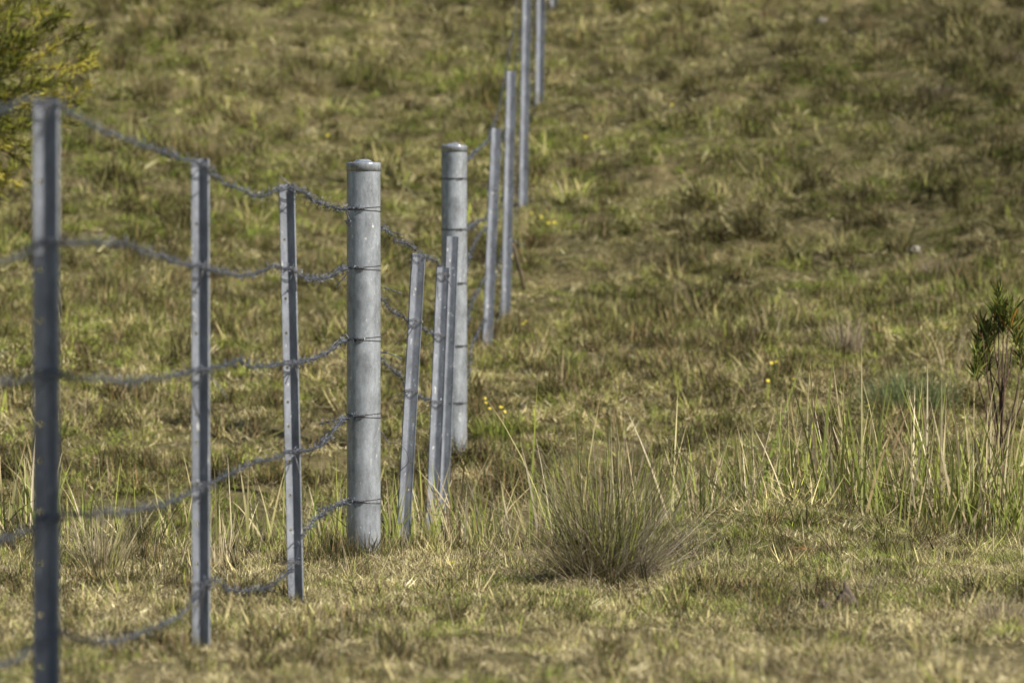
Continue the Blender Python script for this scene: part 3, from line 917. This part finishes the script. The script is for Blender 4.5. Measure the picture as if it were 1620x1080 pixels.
TUS = [
 (158, 905, .33, .20, 260, [OLIVE, BROWN, YGREEN, GREY], 'dark spiky tussock on the bank between the two nearest pickets', [STRAW, GREY, PALE], 1.0),
 (1345, 912, .10, .12, 160, [DGREEN, OLIVE, BROWN], 'small dark grass clump standing just above the pyramid clod', [OLIVE, STRAW], 1.2),
 (1580, 985, .17, .13, 150, [TAN, BROWN, GREY], 'dry brown tuft at the lower right edge of the photo', [STRAW, GREY], 1.0),
 (1340, 562, .28, .2, 200, [BROWN, GREY, TAN], 'dry grey tussock on the far bank left of the sapling', [GREY, (.42, .36, .27)], .8),
 (1105, 548, .17, .22, 220, [BROWN, OLIVE, TAN], 'low round brown tussock in the middle of the far bank', [OLIVE, TAN], 1.2),
 (1270, 548, .14, .2, 180, [BROWN, OLIVE], 'low brown tussock beside the dry grey one on the far bank', [TAN, STRAW], 1.2),
 (852, 392, .17, .28, 260, [BROWN, (.11, .09, .05), OLIVE], 'low dark brown bush below the yellow flowers beside the fence', [OLIVE, BROWN], 1.3),
 (330, 262, .30, .32, 320, [BROWN, (.10, .08, .045), OLIVE], 'dark brown tussock on the hill above the second picket', [TAN, OLIVE], 1.0),
 (368, 66, .28, .26, 240, [OLIVE, DGREEN, BROWN], 'dark olive tussock near the top edge above the second picket', [OLIVE, TAN], 1.0),
 (240, 160, .30, .28, 240, [OLIVE, BROWN, TAN], 'brown olive tussock on the hill just right of the wattle bush', [TAN, OLIVE], 1.0),
 (498, 150, .26, .30, 240, [OLIVE, BROWN, TAN], 'olive tussock high on the hill above the front round post', [STRAW, OLIVE], 1.0),
 (395, 205, .20, .22, 200, [BROWN, DGREEN], 'small dark tussock on the hill above the third picket', [TAN, BROWN], 1.1),
 (200, 468, .20, .22, 200, [BROWN, DGREEN, OLIVE], 'dark clump on the hill between the two left pickets', [TAN, BROWN], 1.1),
 (420, 400, .18, .22, 180, [OLIVE, BROWN], 'olive clump on the hill seen between third picket and its left neighbour', [TAN, OLIVE], 1.1),
 (1240, 306, .14, .2, 200, [(.10, .08, .045), OLIVE], 'dark low tussock in the middle of the right hillside', [TAN, BROWN], 1.2),
 (1478, 160, .20, .28, 240, [(.12, .10, .06), BROWN, GREY], 'dark grey tussock high on the right hillside', [TAN, GREY], 1.1),
 (1214, 36, .20, .24, 220, [BROWN, (.13, .09, .05)], 'reddish brown tussock near the top edge on the right', [TAN, BROWN], 1.1),
 (1065, 50, .12, .3, 220, [(.17, .11, .07), BROWN], 'flat reddish tussock near the top edge right of the last picket', [TAN, BROWN], 1.4),
 (1372, 45, .16, .2, 180, [BROWN, (.09, .07, .04)], 'small dark tussock near the top edge at far right', [TAN, BROWN], 1.2),
 (1600, 105, .18, .24, 200, [BROWN, GREY], 'grey brown tussock at the upper right edge', [TAN, GREY], 1.1),
 (1150, 500, .13, .2, 180, [DGREEN, OLIVE, BROWN], 'dark green clump at the foot of the hill right of the fence', [OLIVE, TAN], 1.2),
 (1480, 440, .16, .3, 260, [BROWN, (.12, .09, .05), GREY], 'brown tussock on the lower hill left of the sapling top', [TAN, GREY], 1.2),
 (1595, 455, .16, .3, 260, [BROWN, (.12, .09, .05)], 'brown tussock behind the sapling top', [TAN, BROWN], 1.2),
 (1050, 455, .10, .24, 200, [DGREEN, GREEN, OLIVE], 'flat green clump on the lower hill right of the fence', [GREEN, YGREEN], 1.4),
]
for k, (x, y, h, rad, n, pal, lab, tip, lean) in enumerate(TUS):
    tussock(x, y, h, rad, n, pal, None, lab, lean, (.002, .0042) if y > 800 else (.003, .006), tip=tip, group='grass tussocks on the hill' if y < 600 else None, r=np.random.default_rng(300 + k))

# bluish green herb on the far bank
tussock(1442, 640, .22, .34, 420, [(.09, .13, .05), (.14, .18, .08), (.20, .19, .09)], None, 'soft blue green leafy herb clump on the far bank below the sapling', 1.0, (.004, .007),
        name='green_herb', cat='plant', tip=[(.16, .22, .11), (.12, .17, .08)], r=np.random.default_rng(401), base_r=.7)
tussock(790, 690, .16, .16, 240, [GREEN, YGREEN], None, 'bright green weed clump right of the rear round post', 1.0, (.004, .007),
        name='green_herb', cat='plant', tip=[YGREEN, GREEN], r=np.random.default_rng(402), base_r=.7)

# tall thin flowering stalks standing above the grass
for k, (x, y, h, n, lab) in enumerate([
        (1215, 545, .36, 26, 'pale thin upright grass stalks on the far bank centre'),
        (1500, 600, .40, 22, 'pale thin grass stalks left of the sapling'),
        (945, 590, .22, 14, 'thin pale grass stalks on the far bank above the big tussock'),
        (790, 520, .30, 12, 'straw coloured stalks beside the first picket up the slope'),
        (350, 900, .26, 60, 'bleached long grass leaning right of the second picket'),
        (1130, 225, .3, 10, 'few thin stalks high on the hillside')]):
    tussock(x, y, h, .18, n, [STRAW, PALE, TAN], None, lab, .7, (.0025, .0045), name='grass_stalks', cat='grass stalks', tip=[PALE, STRAW], r=np.random.default_rng(500 + k), hmin=.5)

# matted dead grass at the feet of the leaning pickets
tussock(0, 0, .24, .27, 1100, [(.19, .15, .10), BROWN, GREY], None, 'matted brown mound of dead grass at the feet of the leaning pickets', 1.7, (.002, .004),
        name='dead_grass_mound', cat='dead grass', tip=[GREY, TAN], r=np.random.default_rng(560), base_r=.8, pos=(-.27, 20.85))

# ------------------------------------------------------------------ reeds growing in the gully
def reeds(x, y, d, h, spread, n, label, green=.5, seed=0):
    r = np.random.default_rng(700 + seed)
    X0 = (x - 810) * d / F
    base = np.stack([r.normal(0, spread * 1.35, n), r.normal(0, .16, n), np.zeros(n)], -1)
    base[:, 2] = hz(base[:, 0] + X0, base[:, 1] + d) - float(hz(X0, d)) - .03
    az = r.random(n) * 6.283
    th0 = np.abs(r.normal(0, .21, n)); th1 = th0 + np.abs(r.normal(.15, .25, n))
    n_ = n
    hh = h * 1.12 * r.uniform(.42, 1.12, n)
    isg = r.random(n) < green
    c = np.where(isg[:, None], pick([(.15, .22, .04), (.30, .34, .07), (.22, .28, .06)], n, None, .18, r), pick([STRAW, PALE, TAN, (.50, .40, .22)], n, None, .15, r))
    tp = np.where(isg[:, None], pick([YGREEN, STRAW, (.24, .27, .08)], n, None, .15, r), pick([STRAW, PALE, BROWN], n, None, .15, r))
    # a few leaves broken over
    brk = r.random(n) < .16
    th1 = np.where(brk, th1 + r.uniform(.7, 1.6, n), th1)
    V, Fc, C = blades(base, az, hh, r.uniform(.0075, .0155, n), th0, th1, c, 6, tp, wpow=.55, twist=r.normal(0, .9, n))
    o = link('reed_clump', new_mesh('reed_clump', V, Fc, C, M_LEAF), None, (X0, d, float(hz(X0, d))))
    return tag(o, label, 'reeds', 'clumps of reeds growing along the gully')

REEDS = [
 (20, 0, 20.6, .42, .10, 26, 'green and straw reeds at the left edge behind the nearest picket', .5),
 (118, 0, 20.8, .40, .06, 12, 'thin green reeds just right of the nearest picket', .8),
 (215, 0, 20.8, .42, .14, 22, 'sparse green reeds midway between the first two pickets', .6),
 (370, 0, 21.2, .40, .12, 34, 'green reeds behind and right of the second picket', .7),
 (505, 0, 21.3, .46, .10, 30, 'green reeds between the third picket and the front round post', .7),
 (628, 0, 21.0, .40, .07, 34, 'green reeds in the shade right of the front round post', .9),
 (668, 0, 22.2, .50, .08, 26, 'yellow green reeds between the leaning pickets', .55),
 (712, 0, 22.0, .60, .10, 46, 'bleached straw reeds in front of the rear round post', .2),
 (775, 0, 21.9, .50, .13, 60, 'mixed green and straw reeds right of the rear round post', .5),
 (840, 0, 21.9, .46, .13, 54, 'bright green reeds just left of the large tussock', .55),
 (985, 0, 21.2, .62, .16, 20, 'tall yellow green reeds rising behind the large tussock', .4),
 (1085, 0, 21.4, .50, .11, 40, 'straw tipped reeds right of the large tussock', .5),
 (1165, 0, 21.3, .56, .12, 56, 'dense upright reeds right of centre in the gully', .5),
 (1240, 0, 21.5, .48, .12, 50, 'shorter reeds in the gully between two taller clumps', .5),
 (1335, 0, 20.9, .66, .12, 56, 'reeds with one very tall leaf in the middle right of the gully', .5),
 (1400, 0, 21.2, .50, .13, 56, 'slanting straw reeds in the middle right of the gully', .3),
 (1462, 0, 20.9, .66, .12, 66, 'tall bright green reeds left of the sapling', .65),
 (1525, 0, 20.8, .58, .12, 60, 'dense green reeds at the foot of the sapling', .6),
 (1590, 0, 20.9, .52, .12, 60, 'pale straw reeds at the right edge', .35),
 (1650, 0, 20.9, .56, .12, 50, 'reeds just cut off by the right edge', .5),
]
for k, (x, _, d, h, sp, n, lab, gr) in enumerate(REEDS):
    reeds(x, 0, d, h * (1.12 if x > 900 else 1), sp, int(n * (4.2 if 1040 < x < 1450 else 3.4)), lab, min(.9, gr + .16), k)

# thick low undergrowth between the reed clumps, uncountable
n = 8500
U = rng.normal(-.3, .75, n); Xr = rng.uniform(-2.6, 2.9, n); Yr = gully_d(Xr) + U
az = rng.random(n) * 6.283
th0 = np.abs(rng.normal(.2, .35, n)); th1 = th0 + np.abs(rng.normal(.4, .5, n))
isg = rng.random(n) < .5
c = np.where(isg[:, None], pick([GREEN, OLIVE, DGREEN, YGREEN], n), pick([STRAW, TAN, GREY, BROWN], n))
V, Fc, C = blades(np.stack([Xr, Yr, hz(Xr, Yr) - .02], -1), az, rng.uniform(.10, .34, n), rng.uniform(.003, .008, n), th0, th1, c, 4, c * 1.15, twist=rng.normal(0, .8, n))
tag(link('gully_undergrowth', new_mesh('gully_undergrowth', V, Fc, C, M_LEAF)), 'tangled low undergrowth filling the floor of the gully', 'undergrowth', kind='stuff')

# scattered longer stems over the near flat
n = 2600
Xr = rng.uniform(-1.9, 2.4, n); Yr = rng.uniform(12.2, 22.5, n)
k_ = (Yr < gully_d(Xr) - 1.2) & (rng.random(n) < .25 + .75 * np.clip((Yr - 14) / 5, 0, 1)); Xr, Yr = Xr[k_], Yr[k_]; n = len(Xr)
th0 = np.abs(rng.normal(.5, .4, n)); th1 = th0 + np.abs(rng.normal(.3, .4, n))
c = pick([STRAW, PALE, GREY, OLIVE, YGREEN], n)
V, Fc, C = blades(np.stack([Xr, Yr, hz(Xr, Yr) - .01], -1), rng.random(n) * 6.283, rng.uniform(.06, .20, n), rng.uniform(.0015, .003, n), th0, th1, c, 4, c * 1.15, twist=rng.normal(0, .8, n))
tag(link('loose_stems', new_mesh('loose_stems', V, Fc, C, M_LEAF)), 'scattered longer bleached stems standing out of the near grass', 'grass stems', kind='stuff')

# ------------------------------------------------------------------ woody plants
def limb(mb, pts, r0, r1, sides=6, step=.03):
    p = catmull(pts, step)
    T_, A_, B_ = frames(p)
    rad = np.linspace(r0, r1, len(p)); ph = np.arange(sides) * 2 * math.pi / sides
    V = p[:, None, :] + rad[:, None, None] * (np.cos(ph)[None, :, None] * A_[:, None, :] + np.sin(ph)[None, :, None] * B_[:, None, :])
    Fc = [(i * sides + k, i * sides + (k + 1) % sides, (i + 1) * sides + (k + 1) % sides, (i + 1) * sides + k) for i in range(len(p) - 1) for k in range(sides)]
    Fc += [tuple(range(sides))[::-1], tuple((len(p) - 1) * sides + k for k in range(sides))]
    mb.add(V.reshape(-1, 3), Fc)
    return p

def leaves3(pos, dirs, ln, w, cols, r, tip=None):
    """narrow leaves of 3D direction: a folded lance of four faces"""
    n = len(pos); dirs = dirs / np.linalg.norm(dirs, axis=1, keepdims=True)
    q = r.standard_normal((n, 3)); sd = np.cross(dirs, q); sd /= np.linalg.norm(sd, axis=1, keepdims=True)
    nn = np.cross(dirs, sd)
    ln = ln[:, None]; w = w[:, None]
    bend = r.normal(0, .12, (n, 1)) * ln
    v0 = pos; v1 = pos + dirs * ln * .35 + sd * w * .5 + nn * w * .12; v2 = pos + dirs * ln * .35 - sd * w * .5 + nn * w * .12
    v3 = pos + dirs * ln * .7 + sd * w * .36 + nn * bend * .5; v4 = pos + dirs * ln * .7 - sd * w * .36 + nn * bend * .5
    v5 = pos + dirs * ln + nn * bend
    V = np.stack([v0, v1, v2, v3, v4, v5], 1).reshape(-1, 3)
    o = np.arange(n) * 6
    Fc = np.stack([o, o + 1, o + 2], -1).tolist() + np.stack([o + 1, o + 3, o + 4, o + 2], -1).tolist() + np.stack([o + 3, o + 5, o + 4], -1).tolist()
    C = np.repeat(cols[:, None, :], 6, 1)
    return V, Fc, C.reshape(-1, 3)

# sapling on the right
r9 = np.random.default_rng(99)
SS = 415.0
g_ = P(1588, 835, SS); g_[2] = float(hz(g_[0], g_[1]))
e = empty('sapling', g_, 'young multi stemmed sapling with dark bare stems and leaf tufts at the right edge', 'sapling')
def q3(x, y, dz=0):
    p = P(x, y, SS); p[1] += dz; return p - g_
base = np.array([0, 0, -.03])
mb = MB()
limb(mb, [base, q3(1587, 830), q3(1586, 760), q3(1584, 690), q3(1581, 600), q3(1580, 540), q3(1580, 470)], .0065, .002)
link('trunk', mb.mesh('trunk', M_BARK), e)
mb = MB(); tips = [q3(1580, 468)]
ST = [[(1584, 740), (1568, 690), (1558, 640), (1545, 590), (1541, 565)], [(1583, 725), (1572, 660), (1562, 600), (1555, 545), (1553, 520)],
      [(1583, 715), (1576, 650), (1568, 590), (1566, 550), (1562, 530)], [(1584, 690), (1588, 620), (1592, 560), (1596, 520), (1598, 490)],
      [(1584, 660), (1586, 580), (1588, 530), (1586, 495)], [(1586, 700), (1604, 640), (1612, 590), (1619, 555)],
      [(1583, 655), (1580, 590), (1574, 545), (1575, 500)], [(1586, 620), (1596, 585), (1604, 545), (1608, 515)], [(1587, 640), (1580, 610), (1568, 588), (1560, 560)],
      [(1586, 720), (1605, 670), (1625, 610), (1640, 560)]]
for st_ in ST:
    pts = [q3(x, y, r9.normal(0, .025) * (i > 0) * i * .6) for i, (x, y) in enumerate(st_)]
    limb(mb, pts, .0044, .0018); tips.append(pts[-1])
link('stems', mb.mesh('stems', M_BARK), e)
pos, dr = [], []
for t_ in tips:
    for k in range(58):
        back = r9.random() * .11
        pos.append(t_ + np.array([r9.normal(0, .005), r9.normal(0, .005), .02 - back]))
        a = r9.random() * 6.283; el = r9.uniform(.65, 1.4) 
        dr.append([math.cos(a) * math.cos(el), math.sin(a) * math.cos(el), math.sin(el)])
pos = np.array(pos); dr = np.array(dr); n = len(pos)
cl = pick([(.10, .13, .03), (.20, .23, .05), (.06, .08, .02), (.34, .18, .04)], n, [4, 5, 2, 1.3], .25, r9)
V, Fc, C = leaves3(pos, dr, r9.uniform(.05, .085, n), r9.uniform(.005, .009, n), cl, r9)
link('leaves', new_mesh('leaves', V, Fc, C, M_LEAF), e)

# small unseen tree, added right of the view so its crown shades the nearest picket
r6 = np.random.default_rng(66)
tb = np.array([1.72, 9.33, float(hz(1.72, 9.33))])
e = empty('shade_tree', tb, 'small leafy tree added out of view to shade the nearest picket', 'tree')
mb = MB()
limb(mb, [(0, 0, -.15), (.03, .02, 1.0), (0, -.02, 2.0), (.02, 0, 3.4)], .045, .018, 10, .08)
link('trunk', mb.mesh('trunk', M_BARK), e)
mb = MB(); P_, D_ = [], []
for k in range(64):
    v = r6.standard_normal(3); v *= (r6.uniform(.4, 1) / np.linalg.norm(v))
    t_ = np.array([0, 0, 2.93]) + v * np.array([.60, .60, .80])
    root = np.array([.01, 0, r6.uniform(2.1, 3.0)])
    p = limb(mb, [root, (root + t_) / 2 + r6.normal(0, .04, 3), t_], .008, .002, 5, .08)
    for q in range(210):
        P_.append(p[int((1 - .7 * r6.random()) * (len(p) - 1))] + r6.normal(0, .05, 3)); D_.append(r6.normal(0, .6, 3) + [0, 0, -.7])
link('branches', mb.mesh('branches', M_BARK), e)
P_ = np.array(P_); D_ = np.array(D_); n = len(P_)
V, Fc, C = leaves3(P_, D_, r6.uniform(.06, .11, n), r6.uniform(.018, .028, n), pick([(.08, .11, .04), (.12, .15, .05), (.06, .08, .03)], n, None, .2, r6), r6)
link('leaves', new_mesh('leaves', V, Fc, C, M_LEAF), e)

# wattle bush upper left
r8 = np.random.default_rng(88)
WD = 28.4; SW = F / WD
cx, cy, cz = P(-95, 70, SW)
gb_ = np.array([cx - .05, cy, float(hz(cx - .05, cy))])
e = empty('wattle_bush', gb_, 'bushy golden green wattle in the upper left corner behind the nearest picket', 'bush')
crown_c = np.array([cx, cy, cz]) - gb_
mb = MB()
limb(mb, [(0, 0, -.1), (.02, .02, .35), (.05, 0, .8), crown_c + [0, 0, .1]], .035, .014, 8, .06)
link('trunk', mb.mesh('trunk', M_BARK), e)
mb = MB(); P_, D_, Ct_ = [], [], []
targets = []
for k in range(95):
    while True:
        v = r8.uniform(-1, 1, 3)
        if .25 < np.linalg.norm(v) < 1: break
    targets.append(crown_c + v * np.array([.74, .55, .86]))
for (x, y, dy) in [(150, 70, 0), (158, 95, -.1), (140, 110, .1), (128, 40, 0), (120, 130, -.2), (135, 160, -.1), (95, 210, -.2), (125, 195, -.1), (60, 250, -.2), (40, 300, -.1), (15, 290, 0), (50, 310, -.1), (8, 325, -.2), (30, 235, -.2), (85, 235, -.1), (70, 200, -.2), (150, 130, -.1), (145, 45, -.1), (155, 85, .1), (75, 15, 0), (110, 20, -.1),
                   (100, 80, -.2), (60, 60, -.3), (30, 40, -.35), (20, 100, -.35), (70, 120, -.3), (45, 170, -.3), (15, 200, -.3), (80, 165, -.2), (10, 20, -.3), (100, 150, .1), (20, 260, .1), (50, 90, -.1)]:
    p = P(x + 2, y, SW); p[1] += dy; targets.append(p - gb_)
for k, t_ in enumerate(targets):
    root = crown_c * np.array([.9, .9, 1]) + np.array([0, 0, -.55 + .6 * r8.random()]) 
    mid = (root + t_) / 2 + r8.normal(0, .06, 3) + np.array([0, 0, -.04])
    p = limb(mb, [root, mid, t_], .006, .0014, 5, .05)
    m_ = int(r8.integers(90, 130))
    tdir = (t_ - mid) / np.linalg.norm(t_ - mid)
    gold = r8.random() < .30
    for q in range(m_):
        f = 1 - .62 * r8.random() ** 1.5
        c_ = p[int(f * (len(p) - 1))] + r8.normal(0, .012, 3)
        P_.append(c_)
        D_.append(tdir * r8.uniform(.3, 1.3) + r8.normal(0, .55, 3) + np.array([.1, -.05, .25]))
        Ct_.append(1 if (gold and f > .7) else 0)
link('branches', mb.mesh('branches', M_BARK), e)
P_ = np.array(P_); D_ = np.array(D_); Ct_ = np.array(Ct_); n = len(P_)
cl = np.where(Ct_[:, None] == 1, pick([(.48, .43, .08), (.40, .36, .07)], n, None, .15, r8), pick([(.13, .15, .025), (.20, .21, .03), (.06, .08, .02), (.27, .26, .05), (.22, .17, .03)], n, [4, 4, 3, 2, .6], .2, r8))
ln = np.where(Ct_ == 1, r8.uniform(.03, .05, n), r8.uniform(.045, .085, n))
V, Fc, C = leaves3(P_, D_, ln, r8.uniform(.005, .009, n), cl, r8)
link('leaves', new_mesh('leaves', V, Fc, C, M_WATTLE), e)

# ------------------------------------------------------------------ yellow flowers
def flower(x, y, size, stem, label, seed):
    r = np.random.default_rng(900 + seed)
    s = F / 30
    for _ in range(3):
        g, s = ground_at(x, y + stem * s)
    head = P(x, y, s)
    H = max(.02, head[2] - g[2])
    e = empty('yellow_flower', g, label, 'flower', 'small yellow flowers in the grass')
    mb = MB(); tube(mb, catmull([(0, 0, -.01), (.004, 0, H * .5), (0, 0, H)], .02), .0012, 5)
    mb2 = MB(); mb2.V, mb2.F, mb2.C, mb2.n = mb.V, mb.F, [np.full((mb.n, 3), (.12, .16, .04))], mb.n
    link('stem', mb2.mesh('stem', M_LEAF), e)
    V = []; Fc = []
    tilt = r.uniform(.5, 1.1); ta = r.uniform(-2.6, -.6)
    nrm = np.array([math.cos(ta) * math.sin(tilt), math.sin(ta) * math.sin(tilt), math.cos(tilt)])
    u = np.cross(nrm, [0, 0, 1.]); u /= np.linalg.norm(u); v = np.cross(nrm, u)
    for k in range(11):
        a = k * 6.283 / 11 + r.normal(0, .08)
        d = math.cos(a) * u + math.sin(a) * v; q = -math.sin(a) * u + math.cos(a) * v
        R_ = size * .42 * r.uniform(.85, 1.1)
        i = len(V)
        V += [d * R_ * .15, d * R_ * .6 + q * R_ * .2 + nrm * R_ * .15, d * R_ + q * R_ * .09 + nrm * R_ * .12, d * R_ - q * R_ * .09 + nrm * R_ * .12, d * R_ * .6 - q * R_ * .2 + nrm * R_ * .15]
        Fc.append((i, i + 1, i + 2, i + 3, i + 4))
    me = new_mesh('petals', np.array(V) + [0, 0, H], Fc, None, M_PETAL)
    link('petals', me, e)
    mb = MB(); i = 0
    V = [nrm * size * .16]; 
    for k in range(7):
        a = k * 6.283 / 7; V.append((math.cos(a) * u + math.sin(a) * v) * size * .15 + nrm * size * .02)
    me = new_mesh('centre', np.array(V) + [0, 0, H], [(0, 1 + k, 1 + (k + 1) % 7) for k in range(7)], None, M_PETAL)
    link('centre', me, e)

FL = [(715, 889, .024, .03, 'single yellow flower in the dry grass right of the front round post'),
 (767, 630, .022, .10, 'upper yellow flower of the pair right of the rear post'), (769, 637, .020, .09, 'lower yellow flower of the pair right of the rear post'),
 (793, 644, .026, .10, 'largest yellow flower of the row right of the rear post'), (775, 646, .020, .09, 'small low yellow flower between the pair and the largest by the rear post'),
 (799, 651, .020, .09, 'yellow flower at the right end of the row by the rear post'),
 (1153, 549, .022, .10, 'lone yellow flower at centre right on the far bank'), (1213, 575, .022, .10, 'left flower of three touching yellow ones on the far bank'),
 (1221, 574, .022, .11, 'middle flower of three touching yellow ones on the far bank'), (1228, 572, .018, .12, 'right flower of three touching yellow ones on the far bank'),
 (1215, 602, .026, .10, 'yellow flower directly below the three touching ones'), (1255, 599, .020, .10, 'yellow flower right of and below the three touching ones'),
 (1374, 641, .018, .10, 'orange yellow flower low behind the tall reeds'), (1497, 518, .018, .10, 'yellow flower left of the sapling top'),
 (1405, 716, .018, .10, 'yellow flower half hidden in the reeds on the right'),
 (841, 337, .030, .10, 'leftmost yellow flower above the low brown bush'), (868, 353, .028, .10, 'yellow flower above the right end of the low brown bush'),
 (877, 352, .028, .10, 'rightmost yellow flower above the low brown bush'), (863, 334, .022, .10, 'yellow flower at upper right over the low brown bush'),
 (856, 343, .018, .10, 'faint yellow flower in the middle over the low brown bush'),
 (828, 512, .020, .10, 'left yellow flower of the pair on the slope above the gully'), (832, 508, .018, .10, 'right yellow flower of the pair on the slope above the gully'),
 (1055, 157, .026, .10, 'yellow flower high on the open hillside'), (1063, 166, .022, .10, 'lower neighbour of the yellow flower high on the open hillside'),
 (927, 216, .022, .10, 'lone yellow flower on the hillside right of the far pickets'),
 (519, 214, .024, .10, 'lone yellow flower on the hill left of the front round post')]
for k, (x, y, sz, stm, lab) in enumerate(FL):
    flower(x, y, sz, stm, lab, k)

# ------------------------------------------------------------------ clods and stones
def lump(name, x, y, sx, sy, sz, mat, label, cat, seed, peak=0.0, group=None):
    r = np.random.default_rng(seed)
    g, s = ground_at(x, y)
    import bmesh
    bm = bmesh.new()
    bmesh.ops.create_icosphere(bm, subdivisions=4, radius=1)
    for v in bm.verts:
        c = v.co
        n1 = float(fbm(np.array(c.x * 1.6 + seed), np.array(c.y * 1.6 + c.z * 2.3), seed, 4))
        n2 = float(vnoise(np.array(c.x * 5 + seed), np.array(c.y * 5 + c.z * 6), seed))
        f = .62 + .75 * n1 + .14 * n2
        x_, y_, z_ = c.x * f, c.y * f, c.z * f
        if peak and z_ > 0:
            x_ *= (1 - peak * min(1, z_)); y_ *= (1 - peak * min(1, z_)); x_ += .15 * z_ * -1
        v.co = (x_ * sx, y_ * sy, z_ * sz)
    me = bpy.data.meshes.new(name); bm.to_mesh(me); bm.free()
    me.materials.append(mat)
    o = link(name, me, None, (g[0], g[1], g[2] + sz * .15))
    return tag(o, label, cat, group)
lump('dirt_clod', 1340, 962, .034, .03, .062, M_CLOD, 'dark pyramid shaped clod of dirt in the lower right foreground', 'clod', 5, .75)
lump('dirt_clod', 1304, 970, .032, .03, .028, M_CLOD, 'low flat clod of dirt just left of the pyramid shaped one', 'clod', 6, .3)
lump('dead_leaf_litter', 1272, 873, .042, .03, .014, M_RUST, 'rusty brown flat scrap lying in the grass right of the tussock', 'debris', 7)
lump('stone', 1447, 402, .036, .05, .030, M_STONE, 'pale stone lying on the lower right hillside', 'stone', 8)
lump('stone', 1300, 40, .040, .04, .030, M_STONE, 'pale stone near the top edge on the right', 'stone', 10)
lump('stone', 905, 52, .05, .05, .028, M_STONE, 'flat pinkish stone near the top right of the last picket', 'stone', 11)
lump('stone', 826, 645, .020, .02, .016, M_STONE, 'tiny grey stone right of the flowers near the rear post', 'stone', 12)
